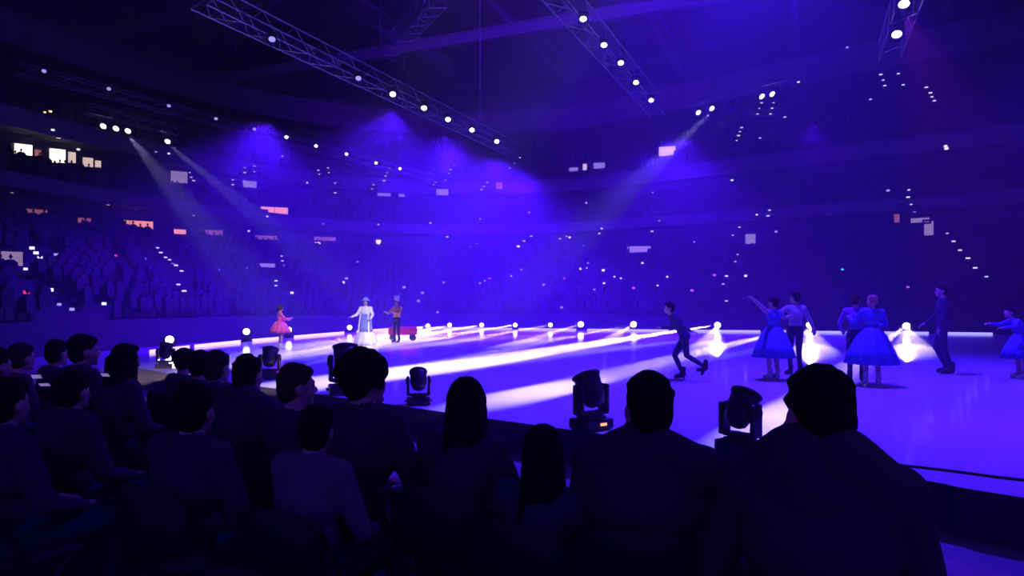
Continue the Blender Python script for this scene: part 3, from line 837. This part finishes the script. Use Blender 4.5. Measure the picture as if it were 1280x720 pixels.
    me = bpy.data.meshes.new('body'); bm.to_mesh(me); bm.free()
    b = link_mesh('body', me, root); BUILD.append((b, prims, mats, vox, 3))
    # hair
    if hair:
        q = bmesh.new(); hm = hairmat or M_hair
        rng = random.Random(label)
        ell(q, hp_((0, -.024, .040)), (.084, .096, .094), HR)
        ell(q, hp_((0, -.05, -.005)), (.078, .068, .085), HR)
        ell(q, hp_((0, .045, .085)), (.062, .045, .034), HR)
        if hair == 'curly':
            for k in range(90):
                a = rng.uniform(0, 2 * math.pi); ph = rng.uniform(-.5, 1.5)
                v = Vector((math.cos(a) * math.cos(ph) * .098, math.sin(a) * math.cos(ph) * .105 - .022, math.sin(ph) * .105 + .035))
                if v.y > .05 and v.z < .06: continue
                ell(q, hp_(v), (rng.uniform(.020, .034),) * 3, n=8)
        if hair in ('long', 'verylong'):
            L = .30 if hair == 'long' else .42
            for k in range(9):
                f = k / 8; z = .02 - L * f; w = .082 + .035 * f
                ell(q, hp_((0, -.055 - .03 * math.sin(f * 2.2), z)), (w, .052 + .012 * f, .06), HR)
                for s in (-1, 1):
                    ell(q, hp_((s * (.066 + .02 * f), -.012 - .03 * f, z)), (.026 + .012 * f, .05, .055), HR, n=10)
            for k in range(24):
                a = rng.uniform(-1, 1); y0 = -.10 - .01 * rng.random()
                capsule(q, hp_((a * .07, y0, .03)), hp_((a * .115, y0 - .01, -L - .03 * rng.random())), .012, .009, 6, 2)
        if hair == 'bun':
            ell(q, hp_((0, -.12, .06)), (.045, .042, .045), HR)
        if hair == 'short':
            for k in range(40):
                a = rng.uniform(0, 2 * math.pi); ph = rng.uniform(-.1, 1.5)
                v = Vector((math.cos(a) * math.cos(ph) * .080, math.sin(a) * math.cos(ph) * .092 - .022, math.sin(ph) * .092 + .042))
                if v.y > .05 and v.z < .07: continue
                ell(q, hp_(v), (.016, .02, .014), n=8)
        me = bpy.data.meshes.new('hair'); q.to_mesh(me); q.free()
        h = link_mesh('hair', me, root); BUILD.append((h, None, [hm], .012, 1))
    if skates:
        for s in (-1, 1):
            an, to = jt('an', s), jt('toe', s)
            d = (to - an); d.z = 0; rz = math.atan2(d.y, d.x) - math.pi / 2
            sk = empty_part = bpy.data.objects.new('skate', None); col.objects.link(sk); sk.parent = root; sk.location = (an.x, an.y, an.z - .12); sk.rotation_euler = (0, 0, rz)
            q = bmesh.new(); capsule(q, (0, .0, .085), (0, .14, .06), .052, .04); capsule(q, (0, -.01, .09), (0, -.015, .22), .05, .052); obj('boot', q, shoes or M_rubber, sk, True)
            q = bmesh.new(); box(q, (0, .055, .008), (.006, .30, .016)); box(q, (0, -.03, .03), (.02, .05, .045)); box(q, (0, .14, .025), (.02, .06, .04)); obj('blade', q, M_blade, sk)
    tag(root, label, 'person', group)
    return root

def finish_people():
    for o, prims, mats, vox, it in BUILD:
        m = o.modifiers.new('r', 'REMESH'); m.mode = 'VOXEL'; m.voxel_size = vox
        m = o.modifiers.new('s', 'SMOOTH'); m.factor = .5; m.iterations = it
    bpy.context.view_layer.update()
    dg = bpy.context.evaluated_depsgraph_get()
    for o, prims, mats, vox, it in BUILD:
        me = bpy.data.meshes.new_from_object(o.evaluated_get(dg), preserve_all_data_layers=False, depsgraph=dg)
        n = len(me.polygons)
        me.materials.clear()
        for mm in mats: me.materials.append(mm)
        me.polygons.foreach_set('use_smooth', np.ones(n, dtype=bool))
        if prims:
            c = np.empty(n * 3, dtype=np.float32); me.polygons.foreach_get('center', c); c = c.reshape(-1, 3)
            best = np.full(n, 1e9, dtype=np.float32); idx = np.zeros(n, dtype=np.int32)
            for p0, p1, r0, r1, mi in prims:
                a = np.array(p0, dtype=np.float32); d = np.array(p1 - p0, dtype=np.float32); L = float(d @ d)
                t = np.clip(((c - a) @ d) / L, 0, 1) if L > 1e-9 else np.zeros(n, dtype=np.float32)
                dist = np.linalg.norm(c - a - t[:, None] * d, axis=1) - (r0 + (r1 - r0) * t)
                k = dist < best; best[k] = dist[k]; idx[k] = mi
            me.polygons.foreach_set('material_index', idx)
        o.modifiers.clear()
        old = o.data; nm = old.name; o.data = me; bpy.data.meshes.remove(old); me.name = o.name

# ------------------------------------------------------------------ riser and chairs under the audience
ROW_D = Vector((-.76, .65, 0)).normalized(); ROW_N = Vector((.65, .76, 0)).normalized()
def row_pt(n, s, z=0): p = ROW_N * n + ROW_D * s; return Vector((p.x, p.y, z))
bm = bmesh.new()
P = [row_pt(2.85, -9), row_pt(2.85, 12), row_pt(-6, 12), row_pt(-6, -9)]
lo = [bm.verts.new((p.x, p.y, 0)) for p in P]; hi = [bm.verts.new((p.x, p.y, RISER)) for p in P]
bm.faces.new(hi)
for i in range(4): bm.faces.new((lo[i], lo[(i + 1) % 4], hi[(i + 1) % 4], hi[i]))
tag(obj('floor_riser', bm, M_carpet), 'low black carpeted platform under the audience chairs', 'platform', kind='structure')

CHAIR = None
def make_chair():
    root = empty('folding_chair')
    q = bmesh.new(); box(q, (0, .02, .44), (.44, .42, .05), bevel=.02); obj('seat', q, M_pad, root, True)
    # curved padded back
    q = bmesh.new(); L = []
    n = 10
    for i in range(n + 1):
        a = (i / n - .5) * 2
        x = a * .225; y = -.23 + .05 * a * a; z1 = .86 - .10 * abs(a) ** 3.2; z0 = .56 + .03 * a * a
        L.append([q.verts.new(v) for v in ((x, y - .018, z0), (x, y - .03, (z0 + z1) / 2), (x, y - .03, z1 - .015), (x, y - .015, z1), (x, y + .012, z1 - .01), (x, y + .015, (z0 + z1) / 2), (x, y + .012, z0))])
    for a, b in zip(L, L[1:]):
        for j in range(7): q.faces.new((a[j], a[(j + 1) % 7], b[(j + 1) % 7], b[j]))
    q.faces.new(L[0]); q.faces.new(L[-1][::-1])
    obj('backrest', q, M_pad, root, True)
    for s in (-1, 1):
        q = bmesh.new(); tube(q, (s * .235, .24, .0), (s * .235, -.20, .80), .012); obj('front_leg', q, M_chrome, root)
        q = bmesh.new(); tube(q, (s * .215, -.24, .0), (s * .215, .18, .43), .012); obj('rear_leg', q, M_chrome, root)
        q = bmesh.new(); tube(q, (s * .222, -.015, .45), (s * .248, -.015, .45), .02); obj('hinge_bolt', q, M_chrome, root)
    q = bmesh.new(); tube(q, (-.235, .20, .08), (.235, .20, .08), .009); obj('stretcher', q, M_chrome, root)
    q = bmesh.new(); tube(q, (-.215, -.2, .05), (.215, -.2, .05), .009); obj('stretcher', q, M_chrome, root)
    return root
def chair(loc, yaw, label, s=1.0):
    global CHAIR
    if CHAIR is None: CHAIR = make_chair(); r = CHAIR
    else: r = copy_tree(CHAIR)
    r.location = loc; r.rotation_euler = (0, 0, yaw); r.scale = (s,) * 3
    tag(r, label, 'chair', 'folding chairs of the audience')

def cloth(n, c): return mat(n, c, .85, scale=70, noise=.10, bump=.15)
C_black = cloth('black_jacket', (.05, .05, .055)); C_navy = cloth('navy_jacket', (.045, .048, .07)); C_grey = cloth('grey_hoodie', (.05, .05, .055))
C_plum = cloth('plum_sweater', (.07, .02, .06)); C_pale = cloth('pale_jacket', (.12, .11, .14)); C_jean = cloth('dark_jeans', (.02, .025, .05)); C_brown = cloth('brown_coat', (.035, .022, .018))

# (column, head-top row, depth, body yaw, head yaw, build ...)
AUD = [
 dict(short='broad spectator in the hooded coat', x=1021, y=455, d=1.92, yaw=-22, hy=8, top=C_black, bulk=1.17, hair='short', collar=True, hood=1.35, lab='broad spectator in a black hooded coat seated at right, back to camera', wide=1.06),
 dict(short='man with cropped hair', x=810, y=463, d=2.42, yaw=-20, hy=6, top=C_black, bulk=1.22, hair='short', collar=True, hood=.7, lab='man with cropped dark hair and a dark jacket, seated right of the centre'),
 dict(short='long-haired child', x=679, y=526, d=2.58, yaw=-28, hy=4, top=C_navy, bulk=.95, hair='verylong', lab='child with long straight dark hair seated between the woman and the cropped man', s=.86, female=True),
 dict(short='long-haired woman beside the child', x=583, y=467, d=2.90, yaw=-30, hy=12, top=C_black, bulk=1.05, hair='verylong', lab='woman with long dark hair seated left of the child', female=True),
 dict(short='curly-haired spectator', x=457, y=434, d=3.20, yaw=-30, hy=-14, top=C_black, bulk=1.14, hair='curly', lab='spectator with a bushy head of curly dark hair in front of the bright ice'),
 dict(short='profile face in plum', x=372, y=453, d=3.62, yaw=-36, hy=-20, top=C_plum, bulk=1.05, hair='short', hairmat=M_hair2, lab='spectator in a plum sweater, face in profile, left of the curly-haired one', female=True),
 dict(short='child in the pale jacket', x=396, y=505, d=2.75, yaw=-30, hy=10, top=C_pale, bulk=1.15, hair='short', lab='small child in a pale puffy jacket in front of the curly-haired spectator', s=.80),
 dict(short='bulky black coat', x=311, y=442, d=4.10, yaw=-30, hy=0, top=C_black, bulk=1.25, hair='short', hood=.8, lab='dark-haired spectator in a bulky black coat left of the plum sweater'),
 dict(short='navy spectator in the front row', x=272, y=437, d=4.75, yaw=-38, hy=5, top=C_navy, bulk=1.15, hair='short', hairmat=M_hair2, lab='spectator in navy further along the front row left of the bulky black coat'),
 dict(short='spectator with the hair bun', x=232, y=433, d=5.9, yaw=-36, hy=0, top=C_black, bulk=1.05, hair='bun', lab='spectator with a small hair bun at the left part of the front row', female=True),
 dict(short='spectator in the brown coat', x=252, y=437, d=5.3, yaw=-36, hy=0, top=C_brown, bulk=1.1, hair='short', lab='spectator in a brown coat half hidden in the left part of the front row'),
 dict(short='long-haired spectator in plum', x=158, y=427, d=4.9, yaw=-40, hy=6, top=C_plum, bulk=1.05, hair='long', lab='long-haired spectator in plum at left, next to the empty bit of floor', female=True),
 dict(short='tall dark head at far left', x=106, y=417, d=5.3, yaw=-36, hy=-4, top=C_black, bulk=1.15, hair='short', lab='tall dark-headed spectator in black at the far left'),
 dict(short='navy spectator behind the phones', x=72, y=424, d=6.1, yaw=-38, hy=4, top=C_navy, bulk=1.1, hair='short', lab='spectator in navy behind two glowing phones at the far left'),
 dict(short='plum spectator near the left edge', x=28, y=428, d=5.6, yaw=-40, hy=4, top=C_plum, bulk=1.05, hair='short', hairmat=M_hair2, lab='spectator in plum close to the left picture edge', female=True),
 dict(short='spectator cut by the left edge', x=-6, y=432, d=4.4, yaw=-36, hy=4, top=C_black, bulk=1.15, hair='short', lab='black-clad spectator cut by the left picture edge'),
 dict(short='second-row spectator below the hair bun', x=245, y=478, d=2.95, yaw=-28, hy=4, top=C_black, bulk=1.2, hair='short', lab='dark spectator low in the second row in front of the hair bun'),
 dict(short='second-row spectator below the tall head', x=92, y=462, d=3.75, yaw=-30, hy=4, top=C_black, bulk=1.25, hair='short', lab='dark spectator in the second row below the tall dark head'),
 dict(short='second-row spectator in the left corner', x=10, y=470, d=3.1, yaw=-30, hy=4, top=C_black, bulk=1.2, hair='short', lab='dark spectator in the second row in the lower left corner'),
]
for a in AUD:
    topz = CAMZ - (a['y'] - HY) / F * a['d']
    s = a.get('s', 0) or 1.0
    htop = {'curly': 1.365, 'short': 1.345, 'bun': 1.345}.get(a['hair'], 1.345)
    s = (topz - RISER) / htop if 's' not in a else a['s']
    z = topz - htop * s
    X = (a['x'] - CX) / F * a['d']
    loc = Vector((X, a['d'], z)); yaw = R(a['yaw'])
    # head centre sits slightly ahead of the hips; shift so that the head falls on the column
    loc = loc - Matrix.Rotation(yaw, 3, 'Z') @ Vector((0, .015 * s, 0))
    person(loc, yaw, 'sit', s, a['lab'], 'audience near the ice', a['top'], C_jean, M_rubber, a['hair'], a.get('hairmat'), R(a['hy'] + (18 if a['hy'] >= 0 else 0)), 0, None, a['bulk'], a.get('collar', False), a.get('hood', 0.0), female=a.get('female', False))
    chair(Vector((loc.x, loc.y, RISER)), yaw, 'black folding chair under the ' + a['short'], 1.0 if s > .9 else .95)
chair(Vector((.03, 1.62, RISER)), R(-22), 'empty black folding chair in front of the camera, its curved back facing us')
chair(Vector((-.62, 2.05, RISER)), R(-28), 'empty black folding chair left of the nearest empty one')

# handheld phones glowing in the audience at left
def phone(loc, yaw, tilt, label):
    r = empty('phone', loc); r.rotation_euler = (R(tilt), 0, yaw)
    q = bmesh.new(); box(q, (0, 0, 0), (.06, .008, .035), bevel=.003); obj('body', q, M_black, r)
    q = bmesh.new(); box(q, (0, -.005, 0), (.054, .003, .030)); obj('screen', q, mat('phone_screen', (.8, .7, 1), .3, emit=.35, ecol=(.62, .42, 1.0)), r)
    tag(r, label, 'phone', 'phones held by the audience')
phone(px(46, 470, 4.3), R(10), 40, 'small bright phone screen at far left, upper of the two')
phone(px(56, 480, 4.1), R(10), 55, 'wide bright phone screen at far left, lower of the two')
phone(px(132, 468, 4.6), R(-10), 45, 'phone screen held below the tall dark head')

# ------------------------------------------------------------------ skaters
def feet(x, y, h=0): p = on_ice(x, y); return Vector((p.x, p.y, ICE + h))
C_pinkd = cloth('pink_dress', (.85, .10, .35)); C_white = cloth('white_costume', (.85, .85, .85)); C_gold = cloth('gold_vest', (.85, .45, .10)); C_blued = cloth('blue_dress', (.10, .12, .70))
C_dark = cloth('dark_trousers', (.02, .02, .05)); C_bluegrey = cloth('blue_pinafore', (.22, .25, .55)); C_shirt = cloth('pale_shirt', (.55, .50, .60)); C_tights = cloth('tan_tights', (.45, .28, .22))
C_violet = cloth('violet_dress', (.30, .10, .60))

def skirt(root, zt, zb, rt, rb, m, wave=.08, name='skirt', c=(0, 0)):
    q = bmesh.new()
    lathe(q, [(rt, zt), (rt + (rb - rt) * .35, zt + (zb - zt) * .25), (rt + (rb - rt) * .75, zt + (zb - zt) * .65), (rb, zb), (rb * .97, zb + .01), (rt * .8, zt - .02)], 40, Matrix.Translation((c[0], c[1], 0)), True, wave, 11)
    return obj(name, q, m, root, True)

# A: pink-dressed girl
a = person(feet(350, 437), R(-60), 'stand', 1.50 / 1.74, 'small skater in a bright pink dress with bushy hair, far out at left', 'performers on the ice', C_pinkd, C_tights, M_boot_w, 'curly', M_hair2, R(10),
           over=dict(el_r=(.26, .16, 1.20), wr_r=(.20, .38, 1.24), hand_r=(.18, .46, 1.27), el_l=(-.26, .12, 1.18), wr_l=(-.14, .34, 1.16), hand_l=(-.10, .42, 1.17)), female=True, skates=True)
skirt(a, 1.12, .66, .15, .40, C_pinkd, .10)
# B: white costume
b = person(feet(457, 433), R(170), 'stand', 1.72 / 1.74, 'skater in a puffy white top, blue pinafore and wide white skirt', 'performers on the ice', C_white, C_white, M_boot_w, 'bun', M_hair, R(20),
           over=dict(el_r=(.30, .10, 1.18), wr_r=(.44, .22, 1.10), hand_r=(.50, .26, 1.10), el_l=(-.30, .04, 1.18), wr_l=(-.26, .20, 1.02), hand_l=(-.22, .28, .98)), bulk=1.25, skates=True)
skirt(b, 1.20, .50, .17, .27, C_bluegrey, .03, 'pinafore')
skirt(b, .56, .05, .26, .46, C_white, .06)
for s in (-1, 1):
    q = bmesh.new(); capsule(q, (s * .15, .12, 1.20), (s * .20, .20, .55), .025, .03); obj('white_ribbon', q, C_white, b, True)
q = bmesh.new(); lathe(q, [(.17, .0), (.16, .03), (.09, .05), (.085, .12), (.02, .14)], 20, Matrix.Translation((0, -.02, 1.70))); obj('hat', q, C_bluegrey, b, True)
# C: gold vest, tall white cap
c = person(feet(496, 429), R(150), 'stand', 1.72 / 1.74, 'skater in a gold vest, dark trousers and tall white cap', 'performers on the ice', C_gold, C_dark, M_rubber, 'short', M_hair, R(-10),
           over=dict(el_r=(.28, .18, 1.22), wr_r=(.26, .42, 1.26), hand_r=(.24, .50, 1.28), el_l=(-.22, .14, 1.20), wr_l=(-.02, .36, 1.26), hand_l=(.06, .42, 1.28)), bulk=1.1, skates=True)
q = bmesh.new(); lathe(q, [(.095, .0), (.10, .06), (.115, .16), (.105, .22), (.03, .25)], 20, Matrix.Translation((0, 0, 1.69))); obj('cap', q, C_white, c, True)
# red cart behind
cart = empty('red_cart', feet(497, 428) + Vector((0, 1.3, 0)), R(10))
q = bmesh.new(); box(q, (0, 0, .42), (1.2, .6, .34), bevel=.06); obj('tub', q, mat('red_paint', (.75, .03, .12), .4), cart)
for sx in (-1, 1):
    for sy in (-1, 1):
        q = bmesh.new(); tube(q, (sx * .42, sy * .30, .14), (sx * .42, sy * .36, .14), .14, n=16); obj('wheel', q, M_rubber, cart)
q = bmesh.new(); tube(q, (-.6, -.2, .55), (-.85, -.2, .95), .02); tube(q, (-.6, .2, .55), (-.85, .2, .95), .02); tube(q, (-.85, -.22, .95), (-.85, .22, .95), .02); obj('push_handle', q, M_chrome, cart)
tag(cart, 'low red cart on the ice behind the skater in the gold vest', 'cart')

LEAN = dict(pelvis=(0, -.06, .90), waist=(0, .0, 1.02), chest=(0, .09, 1.17), neck=(0, .18, 1.33), head=(0, .25, 1.47), sh=(.18, .16, 1.28))
# D: dark skater pushing off
person(feet(852, 475), R(75), 'stand', .98, 'dark-clad skater gliding left alone in mid push, trailing one leg', 'performers on the ice', C_dark, C_dark, M_rubber, 'short', M_hair, R(0),
       over=dict(LEAN, el_r=(.34, .22, 1.06), wr_r=(.40, .42, 1.06), hand_r=(.42, .50, 1.07), el_l=(-.34, -.02, 1.10), wr_l=(-.44, -.20, 1.02), hand_l=(-.46, -.28, 1.0),
                 hip_r=(.095, -.06, .88), kn_r=(.11, .14, .50), an_r=(.11, -.02, .12), toe_r=(.12, .13, .07), hip_l=(-.095, -.06, .88), kn_l=(-.13, -.10, .52), an_l=(-.20, -.46, .30), toe_l=(-.22, -.40, .16)), skates=True)
# E: woman, arm raised
e = person(feet(967, 475), R(25), 'stand', 1.66 / 1.74, 'skater in a full blue dress raising one arm up and outward', 'performers on the ice', C_blued, C_tights, M_boot_w, 'bun', M_hair, R(15),
           over=dict(el_l=(-.36, .02, 1.58), wr_l=(-.52, .06, 1.72), hand_l=(-.59, .08, 1.77), el_r=(.36, .06, 1.30), wr_r=(.55, .10, 1.34), hand_r=(.63, .12, 1.36)), female=True, skates=True, sleeves=False)
skirt(e, 1.12, .48, .14, .42, C_blued, .10)
# F: man behind in pale shirt
f = person(feet(994, 470), R(10), 'stand', 1.78 / 1.74, 'skater in a pale shirt and dark trousers close behind the raised-arm dancer', 'performers on the ice', C_shirt, C_dark, M_rubber, 'short', M_hair, R(25),
           over=dict(el_r=(.34, .02, 1.18), wr_r=(.46, .06, .98), hand_r=(.50, .08, .90), el_l=(-.34, .06, 1.30), wr_l=(-.50, .12, 1.36), hand_l=(-.58, .14, 1.38)), skates=True)
# G: second couple
g1 = person(feet(1090, 482), R(-20), 'stand', 1.70 / 1.74, 'skater in a long blue dress, the nearer of the embracing pair', 'performers on the ice', C_blued, C_tights, M_boot_w, 'bun', M_hair3, R(30),
            over=dict(el_l=(-.30, .10, 1.20), wr_l=(-.36, .32, 1.30), hand_l=(-.36, .40, 1.33), el_r=(.26, .14, 1.16), wr_r=(.12, .34, 1.14), hand_r=(.05, .40, 1.15)), female=True, skates=True)
skirt(g1, 1.12, .42, .14, .46, C_blued, .10)
g2 = person(feet(1070, 478), R(-30), 'stand', 1.72 / 1.74, 'skater in a violet costume, the farther of the embracing pair', 'performers on the ice', C_violet, C_dark, M_rubber, 'short', M_hair2, R(-10),
            over=dict(el_l=(-.30, .06, 1.16), wr_l=(-.28, .26, 1.02), hand_l=(-.25, .34, .98), el_r=(.30, .10, 1.28), wr_r=(.34, .32, 1.36), hand_r=(.35, .40, 1.39)), skates=True)
# H: tall dark man
person(feet(1178, 468), R(60), 'stand', 1.12, 'tall dark-clad skater standing alone at right with one leg stepping out', 'performers on the ice', C_dark, C_dark, M_rubber, 'short', M_hair, R(10),
       over=dict(kn_r=(.12, .10, .52), an_r=(.12, -.08, .12), toe_r=(.12, .07, .07), kn_l=(-.12, -.02, .52), an_l=(-.14, -.14, .12), toe_l=(-.15, .0, .07), el_r=(.28, .10, 1.14), wr_r=(.26, .28, .98), hand_r=(.25, .36, .95)), skates=True)
# I: figure cut by the right edge
i1 = person(feet(1277, 474), R(80), 'stand', 1.60 / 1.74, 'skater in a blue dress cut off by the right picture edge', 'performers on the ice', C_blued, C_tights, M_boot_w, 'bun', M_hair, R(10),
            over=dict(LEAN, el_r=(.30, .30, 1.20), wr_r=(.26, .50, 1.22), hand_r=(.24, .58, 1.23), el_l=(-.30, .28, 1.18), wr_l=(-.26, .48, 1.14), hand_l=(-.24, .56, 1.14)), female=True, skates=True)
skirt(i1, 1.05, .46, .14, .42, C_blued, .10, c=(0, -.04))

finish_people()

# ------------------------------------------------------------------ haze
bm = bmesh.new(); box(bm, (5, 43, 13.9), (168, 112, 27.9))
m = bpy.data.materials.new('theatrical_haze'); m.use_nodes = True
nt = m.node_tree; nt.nodes.remove(nt.nodes['Principled BSDF'])
vsn = nt.nodes.new('ShaderNodeVolumeScatter'); vsn.inputs['Color'].default_value = (1, 1, 1, 1); vsn.inputs['Density'].default_value = 0.0062; vsn.inputs['Anisotropy'].default_value = 0.25
nt.links.new(vsn.outputs['Volume'], nt.nodes['Material Output'].inputs['Volume'])
tag(obj('haze', bm, m), 'thin theatrical haze filling the arena and showing the beams', 'haze', kind='stuff')
